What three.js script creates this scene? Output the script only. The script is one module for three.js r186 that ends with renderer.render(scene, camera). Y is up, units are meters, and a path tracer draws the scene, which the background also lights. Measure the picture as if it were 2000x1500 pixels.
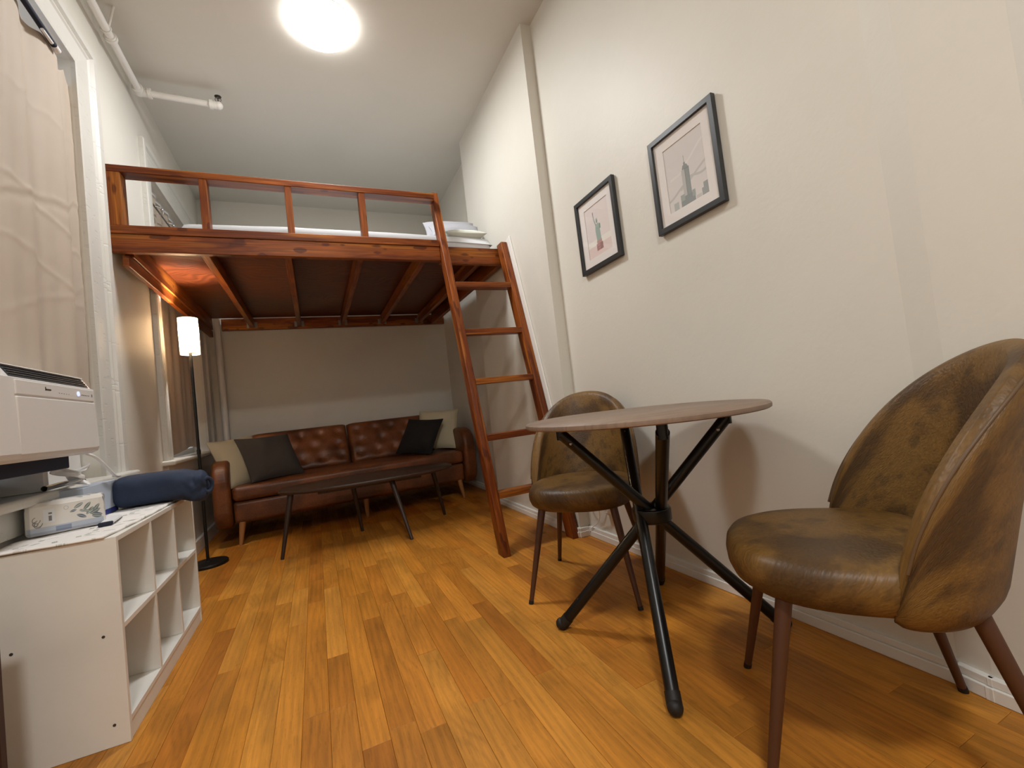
import * as THREE from 'three';
import { RoundedBoxGeometry } from 'three/addons/geometries/RoundedBoxGeometry.js';
import { mergeGeometries, mergeVertices, toCreasedNormals } from 'three/addons/utils/BufferGeometryUtils.js';
import { RectAreaLightUniformsLib } from 'three/addons/lights/RectAreaLightUniformsLib.js';

// ---------------------------------------------------------------- camera, sky, exposure
RectAreaLightUniformsLib.init();
const scene = new THREE.Scene();
const camera = new THREE.PerspectiveCamera(82.12, 4 / 3, 0.05, 60);
camera.position.set(0, 0.86, 0);
camera.rotation.order = 'YXZ';
camera.rotation.set(0.04043, -0.42424, -0.11427);
camera.updateMatrixWorld();
scene.background = new THREE.Color().setRGB(1.1, 1.2, 1.35);      // overcast daylight outside, seen only through the curtain gaps
const renderer = new THREE.WebGLRenderer({ antialias: true });
renderer.toneMapping = THREE.LinearToneMapping;
renderer.toneMappingExposure = 1.0;
renderer.shadowMap.enabled = true;

// ---------------------------------------------------------------- helpers
function mulberry(a) { return () => { a |= 0; a = a + 0x6D2B79F5 | 0; let t = Math.imul(a ^ a >>> 15, 1 | a); t = t + Math.imul(t ^ t >>> 7, 61 | t) ^ t; return ((t ^ t >>> 14) >>> 0) / 4294967296; }; }
const rnd = mulberry(20240611);
const V = (x, y, z) => new THREE.Vector3(x, y, z);
const lerp = (a, b, t) => a + (b - a) * t;
const clamp = (v, a = 0, b = 1) => Math.min(b, Math.max(a, v));
const smooth = (a, b, x) => { const t = clamp((x - a) / (b - a)); return t * t * (3 - 2 * t); };
// tileable value noise
const NT = 256, NTAB = new Float32Array(NT * NT); { const r = mulberry(7); for (let i = 0; i < NTAB.length; i++) NTAB[i] = r(); }
function vn(x, y, px, py) {
  const xi = Math.floor(x), yi = Math.floor(y), fx = x - xi, fy = y - yi;
  const m = (a, p) => ((a % p) + p) % p;
  const g = (i, j) => NTAB[m(i, px) + m(j, py) * NT];
  const sx = fx * fx * (3 - 2 * fx), sy = fy * fy * (3 - 2 * fy);
  return lerp(lerp(g(xi, yi), g(xi + 1, yi), sx), lerp(g(xi, yi + 1), g(xi + 1, yi + 1), sx), sy);
}
function fbm(u, v, fx, fy, oct = 4) { let s = 0, a = 0.5, n = 0; for (let i = 0; i < oct; i++) { if (fx > 250 || fy > 250) break; s += a * vn(u * fx, v * fy, fx, fy); n += a; a *= 0.5; fx *= 2; fy *= 2; } return s / n; }
function tex(w, h, fn, srgb = true) {
  const d = new Uint8Array(w * h * 4);
  for (let j = 0; j < h; j++) for (let i = 0; i < w; i++) {
    const c = fn((i + 0.5) / w, (j + 0.5) / h), o = (j * w + i) * 4;
    if (typeof c === 'number') { d[o] = d[o + 1] = d[o + 2] = clamp(c) * 255; } else { d[o] = clamp(c[0] / 255) * 255; d[o + 1] = clamp(c[1] / 255) * 255; d[o + 2] = clamp(c[2] / 255) * 255; }
    d[o + 3] = 255;
  }
  const t = new THREE.DataTexture(d, w, h, THREE.RGBAFormat);
  t.wrapS = t.wrapT = THREE.RepeatWrapping; t.magFilter = THREE.LinearFilter; t.minFilter = THREE.LinearMipmapLinearFilter; t.generateMipmaps = true;
  if (srgb) t.colorSpace = THREE.SRGBColorSpace;
  t.needsUpdate = true; return t;
}
function rep(t, u, v) { const c = t.clone(); c.repeat.set(u, v); c.needsUpdate = true; return c; }
const std = (o) => new THREE.MeshStandardMaterial(o);
const phys = (o) => new THREE.MeshPhysicalMaterial(o);
const mixc = (a, b, t) => [lerp(a[0], b[0], t), lerp(a[1], b[1], t), lerp(a[2], b[2], t)];

// uv in metres by face direction; grain = axis (0 x, 1 y, 2 z) that u follows
function uvBox(g, grain = 2, ou = 0, ov = 0) {
  if (g.index) g = g.toNonIndexed();
  const p = g.attributes.position, uv = new Float32Array(p.count * 2), a = V(), b = V(), c = V(), n = V();
  for (let i = 0; i < p.count; i += 3) {
    a.fromBufferAttribute(p, i); b.fromBufferAttribute(p, i + 1); c.fromBufferAttribute(p, i + 2);
    n.copy(b).sub(a).cross(c.clone().sub(a));
    const an = [Math.abs(n.x), Math.abs(n.y), Math.abs(n.z)];
    let ax = an.indexOf(Math.max(...an));
    const rest = [0, 1, 2].filter((k) => k !== ax);
    let ua = rest.includes(grain) ? grain : rest[0], va = rest.find((k) => k !== ua);
    [a, b, c].forEach((q, k) => { const e = q.toArray(); uv[(i + k) * 2] = e[ua] + ou; uv[(i + k) * 2 + 1] = e[va] + ov; });
  }
  g.setAttribute('uv', new THREE.BufferAttribute(uv, 2));
  return g;
}
function box(w, h, d, x = 0, y = 0, z = 0, r = 0.003, grain = -1) {
  let g = r > 0 ? new RoundedBoxGeometry(w, h, d, 2, Math.min(r, w / 2.01, h / 2.01, d / 2.01)) : new THREE.BoxGeometry(w, h, d);
  if (grain >= 0) g = uvBox(g, grain, rnd() * 7, rnd() * 7); else g = uvBox(g, w >= d ? 0 : 2, 0, 0);
  g.translate(x, y, z); return g;
}
const box2 = (x0, x1, y0, y1, z0, z1, r = 0.003, grain = -1) => box(x1 - x0, y1 - y0, z1 - z0, (x0 + x1) / 2, (y0 + y1) / 2, (z0 + z1) / 2, r, grain);
function rod(a, b, ra, rb = ra, seg = 20, caps = true) {
  const d = V().subVectors(b, a), L = d.length(), g = new THREE.CylinderGeometry(rb, ra, L, seg, 1, !caps);
  g.translate(0, L / 2, 0); g.applyQuaternion(new THREE.Quaternion().setFromUnitVectors(V(0, 1, 0), d.normalize())); g.translate(a.x, a.y, a.z); return g;
}
const tube = (pts, r, seg = 40, rs = 10) => new THREE.TubeGeometry(new THREE.CatmullRomCurve3(pts), seg, r, rs, false);
function strip(g) { const h = g.index ? g.toNonIndexed() : g; for (const k of Object.keys(h.attributes)) if (!['position', 'normal', 'uv'].includes(k)) h.deleteAttribute(k); return h; }
const merge = (...gs) => mergeGeometries(gs.map(strip));
// closed solid between two offset surfaces: fn(u, v) -> point, thick(u, v) -> thickness
function sheet(fn, nu, nv, thick, su = 1, sv = 1) {
  const pos = [], uv = [], idx = [], e = 1e-3, N = (nu + 1) * (nv + 1);
  const th = typeof thick === 'function' ? thick : () => thick;
  for (let s = 0; s < 2; s++) for (let j = 0; j <= nv; j++) for (let i = 0; i <= nu; i++) {
    const u = i / nu, v = j / nv, p = fn(u, v);
    const du = fn(Math.min(1, u + e), v).sub(fn(Math.max(0, u - e), v)), dv = fn(u, Math.min(1, v + e)).sub(fn(u, Math.max(0, v - e)));
    const n = du.cross(dv).normalize(); if (!(n.length() > 0.5)) n.set(0, 1, 0);
    p.addScaledVector(n, (s ? -0.5 : 0.5) * th(u, v)); pos.push(p.x, p.y, p.z); uv.push(u * su, v * sv);
  }
  const q = (a, b, c, d) => idx.push(a, b, c, a, c, d), at = (s, i, j) => s * N + j * (nu + 1) + i;
  for (let j = 0; j < nv; j++) for (let i = 0; i < nu; i++) { q(at(0, i, j), at(0, i + 1, j), at(0, i + 1, j + 1), at(0, i, j + 1)); q(at(1, i, j), at(1, i, j + 1), at(1, i + 1, j + 1), at(1, i + 1, j)); }
  for (let i = 0; i < nu; i++) { q(at(0, i, 0), at(1, i, 0), at(1, i + 1, 0), at(0, i + 1, 0)); q(at(0, i, nv), at(0, i + 1, nv), at(1, i + 1, nv), at(1, i, nv)); }
  for (let j = 0; j < nv; j++) { q(at(0, 0, j), at(0, 0, j + 1), at(1, 0, j + 1), at(1, 0, j)); q(at(0, nu, j), at(1, nu, j), at(1, nu, j + 1), at(0, nu, j + 1)); }
  const g = new THREE.BufferGeometry(); g.setAttribute('position', new THREE.Float32BufferAttribute(pos, 3)); g.setAttribute('uv', new THREE.Float32BufferAttribute(uv, 2)); g.setIndex(idx); g.computeVertexNormals(); return g;
}
// solid of stacked plan outlines: rho(theta) outline, profile [[scale, y], ...] from bottom centre to top centre
function radial(rho, prof, seg = 56, su = 1) {
  const pos = [], uv = [], idx = [];
  prof.forEach(([s, y]) => { for (let i = 0; i <= seg; i++) { const t = i / seg * Math.PI * 2, r = rho(t) * s; const x = r * Math.cos(t), z = r * Math.sin(t); pos.push(x, y, z); uv.push((x + y * 0.7) * su, (z + y * 0.7) * su); } });
  for (let j = 0; j < prof.length - 1; j++) for (let i = 0; i < seg; i++) { const a = j * (seg + 1) + i, b = a + 1, c = a + seg + 1, d = c + 1; idx.push(a, b, d, a, d, c); }
  const flip = []; for (let i = 0; i < idx.length; i += 3) flip.push(idx[i], idx[i + 2], idx[i + 1]);
  const g = new THREE.BufferGeometry(); g.setAttribute('position', new THREE.Float32BufferAttribute(pos, 3)); g.setAttribute('uv', new THREE.Float32BufferAttribute(uv, 2)); g.setIndex(flip); g.computeVertexNormals();
  // close the normal seam
  const n = g.attributes.normal; prof.forEach((_, j) => { const a = j * (seg + 1), b = a + seg; const m = V(n.getX(a) + n.getX(b), n.getY(a) + n.getY(b), n.getZ(a) + n.getZ(b)).normalize(); n.setXYZ(a, m.x, m.y, m.z); n.setXYZ(b, m.x, m.y, m.z); });
  return g;
}
const lathe = (pts, seg = 40) => new THREE.LatheGeometry(pts.map(([x, y]) => new THREE.Vector2(x, y)), seg);
function prism(plan, y0, y1) {       // plan: [[x, z], ...]
  const s = new THREE.Shape(plan.map(([x, z]) => new THREE.Vector2(x, -z))), g = new THREE.ExtrudeGeometry(s, { depth: y1 - y0, bevelEnabled: false });
  g.rotateX(-Math.PI / 2); g.translate(0, y0, 0); return uvBox(g, 1);
}
const used = {};
function numbered(n) { const k = used[n] = (used[n] ?? -1) + 1; return k ? `${n}_${String(k).padStart(3, '0')}` : n; }
function mesh(name, g, m, parent, label) { const o = new THREE.Mesh(g, m); o.name = name; o.castShadow = o.receiveShadow = true; (parent || scene).add(o); if (label) o.userData.label = label; return o; }
function thing(name, label, category, at = [0, 0, 0], turn = 0, group) {
  const o = new THREE.Group(); o.name = numbered(name); o.position.set(...at); o.rotation.y = turn; o.userData = { label, category }; if (group) o.userData.group = group; scene.add(o); return o;
}
function solo(name, g, m, label, category, group) { const o = mesh(numbered(name), g, m); o.userData = { label, category }; if (group) o.userData.group = group; return o; }
function struct(name, g, m, label, category) { const o = mesh(name, g, m); o.userData = { kind: 'structure', label, category }; return o; }
function structGroup(name, label, category) { const o = new THREE.Group(); o.name = name; o.userData = { kind: 'structure', label, category }; scene.add(o); return o; }

// ---------------------------------------------------------------- materials
const wallBump = tex(512, 512, (u, v) => 0.55 * fbm(u, v, 60, 60, 3) + 0.45 * fbm(u, v, 6, 6, 3), false);
const wallTone = tex(256, 256, (u, v) => { const n = fbm(u, v, 3, 3, 5); const k = 246 + (n - 0.5) * 14; return [k, k - 1, k - 4]; });
const M = {};
M.wall = std({ color: new THREE.Color().setRGB(0.74, 0.715, 0.66), map: rep(wallTone, 0.5, 0.5), roughness: 0.5, bumpMap: rep(wallBump, 1.3, 1.3), bumpScale: 0.0006 });
M.ceiling = std({ color: new THREE.Color().setRGB(0.74, 0.715, 0.66), map: rep(wallTone, 0.4, 0.4), roughness: 0.75, bumpMap: rep(wallBump, 1, 1), bumpScale: 0.0006 });
const peel = tex(512, 512, (u, v) => { const n = fbm(u, v, 10, 10, 4), s = fbm(u + 0.3, v, 40, 8, 2); return 0.5 + 0.3 * (n - 0.5) + (s > 0.72 && n > 0.52 ? -0.35 : 0); }, false);
M.trim = std({ color: new THREE.Color().setRGB(0.68, 0.665, 0.63), map: rep(wallTone, 1, 1), roughness: 0.42, bumpMap: rep(peel, 2, 2), bumpScale: 0.0022 });
M.whitePaint = std({ color: new THREE.Color().setRGB(0.78, 0.76, 0.72), roughness: 0.4 });
M.laminate = std({ color: new THREE.Color().setRGB(0.82, 0.80, 0.76), map: rep(wallTone, 2, 2), roughness: 0.45 });
M.plastic = std({ color: new THREE.Color().setRGB(0.72, 0.70, 0.68), roughness: 0.4 });
M.whitePlastic = std({ color: new THREE.Color().setRGB(0.8, 0.8, 0.8), roughness: 0.35 });
M.darkPlastic = std({ color: 0x2b2d30, roughness: 0.5 });
M.navyFoam = std({ color: 0x1b2133, roughness: 0.8 });
M.blackMetal = std({ color: 0x0b0b0c, roughness: 0.32, metalness: 0.2 });
M.lampBlack = std({ color: 0x151210, roughness: 0.45, metalness: 0.3 });
M.chrome = std({ color: 0xcfcfcf, roughness: 0.2, metalness: 1 });
M.steel = std({ color: 0x8d8a84, roughness: 0.4, metalness: 0.8 });
M.bolt = std({ color: 0xb9b9b9, roughness: 0.3, metalness: 0.9 });
M.dark = std({ color: 0x3a3430, roughness: 0.7 });

// oak boards: u along the board (m), one texture tile = 1.6 m x 0.4 m
function oakTex(seed, cath) {
  return tex(1024, 256, (u, v) => {
    const w = fbm(u, v, 5, 4, 3), uu = u + seed * 0.137, f = fbm(uu, v, 14, 120, 2), pores = fbm(uu, v + seed * 0.21, 60, 240, 1);
    const rings = 0.5 + 0.5 * Math.sin((v * 34 + cath * 9 * fbm(uu, v, 3, 3, 3)) * 6.283 * 0.5);
    const bl = fbm(uu + 0.31, v + 0.17 * seed, 9, 5, 4);
    let k = 0.80 + 0.10 * (f - 0.5) + 0.11 * (w - 0.5) * 2 - 0.05 * rings * rings - (pores > 0.78 ? 0.05 : 0) - 0.07 * smooth(0.5, 0.8, bl);
    return [255 * clamp(k * 1.12), 248 * clamp(k * 1.04), 236 * clamp(k * 0.94)];
  });
}
const oak = [oakTex(1, 0.6), oakTex(2, 1.6), oakTex(3, 0.2)];
const oakTones = [[208, 152, 66], [213, 157, 70], [205, 147, 61], [217, 163, 76], [200, 141, 57], [210, 152, 64], [193, 133, 54]];
M.oak = [];
for (const [i, c] of oakTones.entries()) for (let k = 0; k < 3; k++) M.oak.push(phys({ specularIntensity: 0.55, color: new THREE.Color(`rgb(${c.join(',')})`), map: rep(oak[(k + i) % 3], 0.625, 2.5), roughness: 0.42 + 0.03 * k, bumpMap: rep(oak[(k + i) % 3], 0.625, 2.5), bumpScale: 0.0004 }));
M.subfloor = std({ color: 0x5a3a1a, roughness: 0.9 });

// stained pine of the loft: reddish stain taken up unevenly, lighter knots and streaks
const stain = tex(1024, 512, (u, v) => {
  const b = fbm(u, v, 5, 8, 4), g = fbm(u, v, 10, 150, 2), s = fbm(u + 0.4, v, 3, 20, 3), kn = fbm(u, v + 0.5, 14, 12, 2);
  let c = mixc([106, 50, 18], [140, 74, 27], smooth(0.35, 0.65, b));
  c = mixc(c, [174, 106, 38], smooth(0.56, 0.74, s) * 0.75);
  c = mixc(c, [70, 30, 16], smooth(0.72, 0.8, kn) * 0.6);
  const k = 0.86 + 0.3 * (g - 0.5); return [c[0] * k * 1.1, c[1] * k * 1.1, c[2] * k * 1.1];
});
M.loft = phys({ map: rep(stain, 0.7, 2.0), roughness: 0.4, specularIntensity: 0.45, bumpMap: rep(stain, 0.7, 2.0), bumpScale: 0.0008 });
const ply = tex(1024, 512, (u, v) => {
  const w = fbm(u, v, 4, 7, 4), r = 0.5 + 0.5 * Math.sin((v * 60 + 16 * fbm(u, v, 4, 5, 3)) * 3.1416), g = fbm(u, v, 12, 100, 2);
  let c = mixc([92, 42, 20], [128, 62, 28], w); c = mixc(c, [52, 22, 10], r * 0.5); const k = 0.88 + 0.25 * (g - 0.5); return [c[0] * k, c[1] * k, c[2] * k];
});
M.ply = phys({ map: rep(ply, 0.8, 0.8), roughness: 0.34, specularIntensity: 0.4, bumpMap: rep(ply, 0.8, 0.8), bumpScale: 0.003 });
// chair leather: distressed olive brown
const leatherMap = tex(512, 512, (u, v) => {
  const a = fbm(u, v, 4, 4, 5), b = fbm(u + 0.2, v + 0.6, 9, 9, 4), f = fbm(u, v, 90, 90, 2);
  let c = mixc([80, 55, 25], [120, 87, 40], smooth(0.32, 0.66, a)); c = mixc(c, [70, 50, 28], smooth(0.56, 0.75, b) * 0.45); const k = 0.93 + 0.2 * (f - 0.5); return [c[0] * k, c[1] * k, c[2] * k];
});
const leatherBump = tex(512, 512, (u, v) => 0.6 * fbm(u, v, 70, 70, 2) + 0.4 * fbm(u, v, 20, 20, 3), false);
M.leather = phys({ specularIntensity: 0.75, map: rep(leatherMap, 2.2, 2.2), roughness: 0.46, bumpMap: rep(leatherBump, 3, 3), bumpScale: 0.0014 });
M.piping = std({ color: 0x5a4126, roughness: 0.5 });
M.chairLeg = std({ color: 0x4a2a18, roughness: 0.45 });
M.footCap = std({ color: 0x120e0c, roughness: 0.6 });
// sofa leather
const sofaMap = tex(512, 512, (u, v) => { const a = fbm(u, v, 5, 5, 4), f = fbm(u, v, 80, 80, 2); const c = mixc([88, 48, 24], [122, 70, 36], smooth(0.3, 0.7, a)), k = 0.94 + 0.16 * (f - 0.5); return [c[0] * k, c[1] * k, c[2] * k]; });
M.sofa = std({ map: rep(sofaMap, 1.5, 1.5), roughness: 0.42, bumpMap: rep(leatherBump, 3, 3), bumpScale: 0.0008 });
M.sofaLeg = std({ color: 0x9a6636, roughness: 0.5 });
M.button = std({ color: 0x4b2412, roughness: 0.45 });
// dark walnut tops
const walnut = tex(512, 256, (u, v) => { const g = fbm(u, v, 6, 70, 3), w = fbm(u, v, 4, 8, 3); const c = mixc([112, 92, 78], [150, 128, 110], 0.6 * g + 0.4 * w); return c; });
M.tableTop = std({ map: rep(walnut, 1.2, 2.2), roughness: 0.5 });
M.coffee = std({ color: 0x6a4c36, map: rep(walnut, 1.2, 2), roughness: 0.42 });
M.coffeeLeg = std({ color: 0x2c1a10, roughness: 0.5 });
// fabrics
const weave = tex(256, 256, (u, v) => 0.5 + 0.25 * Math.sin(u * 6.283 * 64) * Math.sin(v * 6.283 * 64) + 0.25 * (fbm(u, v, 60, 60, 2) - 0.5), false);
const fabric = (c, r = 0.9, b = 0.0012) => std({ color: c, roughness: r, bumpMap: rep(weave, 3, 3), bumpScale: b });
M.cream = fabric(0xc9c0a4); M.charcoal = fabric(0x3a3735); M.black = fabric(0x0c0d0e, 0.95); M.navy = phys({ color: 0x1a2840, roughness: 0.8, sheen: 0.15, sheenColor: new THREE.Color(0x6f84a8), bumpMap: rep(weave, 3, 3), bumpScale: 0.001 });
M.curtain = std({ color: 0xbdae9e, roughness: 0.62, bumpMap: rep(weave, 8, 16), bumpScale: 0.0006 });
M.curtainFar = std({ color: 0xbdae9e, roughness: 0.62, bumpMap: rep(weave, 8, 16), bumpScale: 0.0006 });
M.sheet = fabric(0xd8dadd, 0.85, 0.0006); M.greyPillow = fabric(0xa4a4aa, 0.85); M.darkPillow = fabric(0xa4a4aa, 0.9); M.palePillow = fabric(0xd2d6cc, 0.85);
M.glass = phys({ color: 0xffffff, roughness: 0.03, transmission: 1, thickness: 0, ior: 1.45 });
M.frame = std({ color: 0x26282a, roughness: 0.4 });
M.mat = std({ color: 0xe2dcd8, roughness: 0.9 });

// ---------------------------------------------------------------- the room
const WL = -0.90, WB = -5.18, CE = 3.25, ZF = 2.0;
// floor: oak strip boards running to the back wall
{
  const f = structGroup('floor', 'honey coloured oak strip floor', 'floor');
  mesh('subfloor', box2(-1.1, 1.75, -0.12, -0.0145, -5.35, 2.15, 0), M.subfloor, f);
  const W = 0.0735, lens = [0.32, 0.46, 0.6, 0.75, 0.92, 1.1], geos = {};
  const plankGeo = (L, k) => {
    const key = L + '_' + k; if (geos[key]) return geos[key];
    const w = W / 2 - 0.0003, l = L / 2 - 0.0003, c = 0.0008, h = -0.014;
    const ring = (x, z, y) => [[-x, y, -z], [x, y, -z], [x, y, z], [-x, y, z]];
    const A = ring(w, l, h), B = ring(w, l, -c), C = ring(w - c, l - c, 0), pos = [];
    const quad = (p, q, r, s) => pos.push(...p, ...q, ...r, ...p, ...r, ...s);
    for (let i = 0; i < 4; i++) { const j = (i + 1) % 4; quad(A[j], A[i], B[i], B[j]); quad(B[j], B[i], C[i], C[j]); }
    quad(C[0], C[3], C[2], C[1]);
    let g = new THREE.BufferGeometry(); g.setAttribute('position', new THREE.Float32BufferAttribute(pos, 3));
    g = uvBox(g, 2, k * 0.37 + L, k * 0.113); g.computeVertexNormals(); return geos[key] = g;
  };
  const r = mulberry(99), rest = [];
  let n = 0; const cols = Math.ceil((1.56 - WL) / W);
  for (let i = 0; i < cols; i++) {
    const x = WL - 0.02 + (i + 0.5) * W; let z = WB - 0.03 - r() * 0.8;
    while (z < ZF) {
      const L = lens[Math.floor(r() * 6)], zc = z + L / 2, k = Math.floor(r() * 4), m = M.oak[Math.floor(r() * M.oak.length)];
      const dy = -r() * 0.0005;
      if (z + L < -4.6 || z > -0.75 || (x < -0.62 && z > -1.6)) { const g = plankGeo(L, k).clone(); g.translate(x, dy, zc); rest.push(g); }
      else { const o = mesh(n ? `floor_plank_${String(n).padStart(3, '0')}` : 'floor_plank', plankGeo(L, k), m, f); o.position.set(x, dy, zc); n++; }
      z += L;
    }
  }
  const o = mesh('floor_planks', mergeGeometries(rest), M.oak[0], f); o.userData.kind = 'stuff';
}
struct('ceiling', box2(-1.1, 1.75, CE, CE + 0.15, -5.35, 2.15, 0), M.ceiling, 'pale grey painted ceiling', 'ceiling');
struct('wall_back', box2(-1.1, 1.75, -0.1, CE, WB - 0.15, WB, 0), M.wall, 'off white back wall behind the sofa', 'wall');
struct('wall_front', box2(-1.1, 1.75, -0.1, CE, ZF, ZF + 0.15, 0), M.wall, 'off white wall at the other end of the room', 'wall');
struct('wall_right', prism([[1.525, -5.18], [1.525, -3.65], [1.40, -3.65], [1.40, -2.345], [1.47, -2.345], [1.47, -0.64], [1.458, -0.57], [1.452, -0.41], [1.45, -0.372], [1.425, -0.28], [1.415, 2.0], [1.75, 2.0], [1.75, -5.18]], -0.1, CE), M.wall, 'off white side wall with a shallow projecting pier', 'wall');
// left wall with two window openings
const W1 = { z0: -2.60, z1: -1.66, y0: 0.735, y1: 2.69 }, W2 = { z0: -4.73, z1: -3.64, y0: 0.735, y1: 2.69 };
{
  const s = new THREE.Shape([[-5.33, -0.1], [2.15, -0.1], [2.15, CE], [-5.33, CE]].map(([z, y]) => new THREE.Vector2(z, y)));
  for (const w of [W1, W2]) s.holes.push(new THREE.Path([[w.z0, w.y0], [w.z0, w.y1], [w.z1, w.y1], [w.z1, w.y0]].map(([z, y]) => new THREE.Vector2(z, y))));
  let g = new THREE.ExtrudeGeometry(s, { depth: 0.2, bevelEnabled: false }); g.rotateY(-Math.PI / 2); g.translate(WL, 0, 0);
  struct('wall_left', uvBox(g, 1), M.wall, 'off white wall with two tall windows', 'wall');
}
// casing: moulded boards; profile across the board, extruded along it
function casing(len, wide, m0 = 0, m1 = 0, thick = 0.032) {
  const s = new THREE.Shape();
  const P = [[0, 0], [0, thick * 0.55], [0.012, thick * 0.62], [wide * 0.55, thick * 0.66], [wide * 0.6, thick * 0.85], [wide * 0.66, thick * 0.62], [wide * 0.72, thick * 0.62], [wide * 0.78, thick], [wide - 0.008, thick], [wide, thick - 0.006], [wide, 0]];
  P.forEach(([x, y], i) => i ? s.lineTo(x, y) : s.moveTo(x, y)); s.closePath();
  const g = new THREE.ExtrudeGeometry(s, { depth: len, bevelEnabled: false }), p = g.attributes.position;      // x across, y out, z along
  for (let i = 0; i < p.count; i++) p.setZ(i, p.getZ(i) > len / 2 ? len + p.getX(i) * m1 : -p.getX(i) * m0);   // mitred ends
  g.computeVertexNormals(); return g;
}
function putCasing(g, acrossZ, y0, z0) {    // vertical board, inner edge at z0, growing towards sign acrossZ
  const m = new THREE.Matrix4().makeBasis(V(0, 0, acrossZ), V(1, 0, 0), V(0, 1, 0)); g.applyMatrix4(m); g.translate(WL, y0, z0); if (m.determinant() < 0) flipG(g); return uvBox(g, 1);
}
function headCasing(g, y0, z0) { const m = new THREE.Matrix4().makeBasis(V(0, 1, 0), V(1, 0, 0), V(0, 0, 1)); g.applyMatrix4(m); g.translate(WL, y0, z0); if (m.determinant() < 0) flipG(g); return uvBox(g, 2); }
function flipG(g) { const p = g.attributes.position, a = p.array; for (let i = 0; i < a.length; i += 9) for (let k = 0; k < 3; k++) { const t = a[i + 3 + k]; a[i + 3 + k] = a[i + 6 + k]; a[i + 6 + k] = t; } g.deleteAttribute('normal'); g.computeVertexNormals(); }
function windowUnit(name, w, label, cl, cr, sill) {
  const g = structGroup(name, label, 'window');
  mesh('casing_board', putCasing(casing(w.y1 - w.y0, cl, 0, 0.19 / cl), -1, w.y0, w.z0), M.trim, g);
  mesh('casing_board_001', putCasing(casing(w.y1 - w.y0, cr, 0, 0.19 / cr), 1, w.y0, w.z1), M.trim, g);
  mesh('head_casing', headCasing(casing(w.z1 - w.z0, 0.19, cl / 0.19, cr / 0.19), w.y1, w.z0), M.trim, g);
  mesh('sill', box2(-1.08, WL + sill[2], w.y0 - 0.03, w.y0 + 0.002, sill[0], sill[1], 0.012), M.trim, g);
  mesh('apron', box2(WL - 0.002, WL + 0.02, w.y0 - 0.12, w.y0 - 0.03, sill[0] + 0.05, sill[1] - 0.05, 0.004), M.trim, g);
  const x = -1.03, fr = 0.045;
  const ym = (w.y0 + w.y1) / 2;
  for (const [k, y0, y1, dx] of [['lower_sash', w.y0 + 0.002, ym + 0.02, 0.02], ['upper_sash', ym - 0.02, w.y1, -0.02]]) {
    const X0 = x + dx - 0.016, X1 = x + dx + 0.016;
    const sash = mesh(k, merge(box2(X0, X1, y0, y1, w.z0, w.z0 + fr), box2(X0, X1, y0, y1, w.z1 - fr, w.z1), box2(X0, X1, y0, y0 + fr, w.z0 + fr, w.z1 - fr), box2(X0, X1, y1 - fr, y1, w.z0 + fr, w.z1 - fr)), M.trim, g);
    mesh('pane', box2(x + dx - 0.002, x + dx + 0.002, y0 + fr, y1 - fr, w.z0 + fr, w.z1 - fr, 0), M.glass, sash);
  }
  return g;
}
windowUnit('window_1', W1, 'tall sash window with thickly painted wide white casing beside the air conditioner', 0.225, 0.225, [-2.83, -1.45, 0.075]);
windowUnit('window_2', W2, 'tall sash window behind the floor lamp and loft', 0.2, 0.14, [-4.95, -3.46, 0.07]);
// baseboards
{
  const line = [[1.525, -5.18], [1.525, -3.65], [1.40, -3.65], [1.40, -2.345], [1.47, -2.345], [1.47, -0.64], [1.458, -0.57], [1.452, -0.41], [1.45, -0.372], [1.425, -0.28], [1.415, 2.0]];
  const runs = []; for (let i = 0; i < line.length - 1; i++) {
    const [ax, az] = line[i], [bx, bz] = line[i + 1], L = Math.hypot(bx - ax, bz - az), along = V((bx - ax) / L, 0, (bz - az) / L), out = V(along.z, 0, -along.x).multiplyScalar(-1);
    for (const [h0, h1, t, e] of [[0, 0.034, 0.022, 0.021], [0.034, 0.055, 0.016, 0.015]]) {
      if (L < 0.02) continue;
      const g = box(t + 0.004, h1 - h0, L + e, 0, 0, 0, 0.003); g.applyMatrix4(new THREE.Matrix4().makeBasis(out, V(0, 1, 0), along.clone().negate()).setPosition((ax + bx) / 2 + out.x * (t / 2 - 0.002), (h0 + h1) / 2, (az + bz) / 2 + out.z * (t / 2 - 0.002))); runs.push(g);
    }
  }
  struct('baseboard_right', merge(...runs), M.whitePaint, 'low white baseboard along the wall with the pictures', 'baseboard');
  struct('baseboard_left', merge(box2(WL - 0.005, WL + 0.022, 0, 0.1, -5.18, -1.0, 0.004)), M.whitePaint, 'white baseboard under the windows', 'baseboard');
  struct('baseboard_back', merge(box2(WL, 1.525, 0, 0.1, WB - 0.005, WB + 0.02, 0.004)), M.whitePaint, 'white baseboard behind the sofa', 'baseboard');
}

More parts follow.
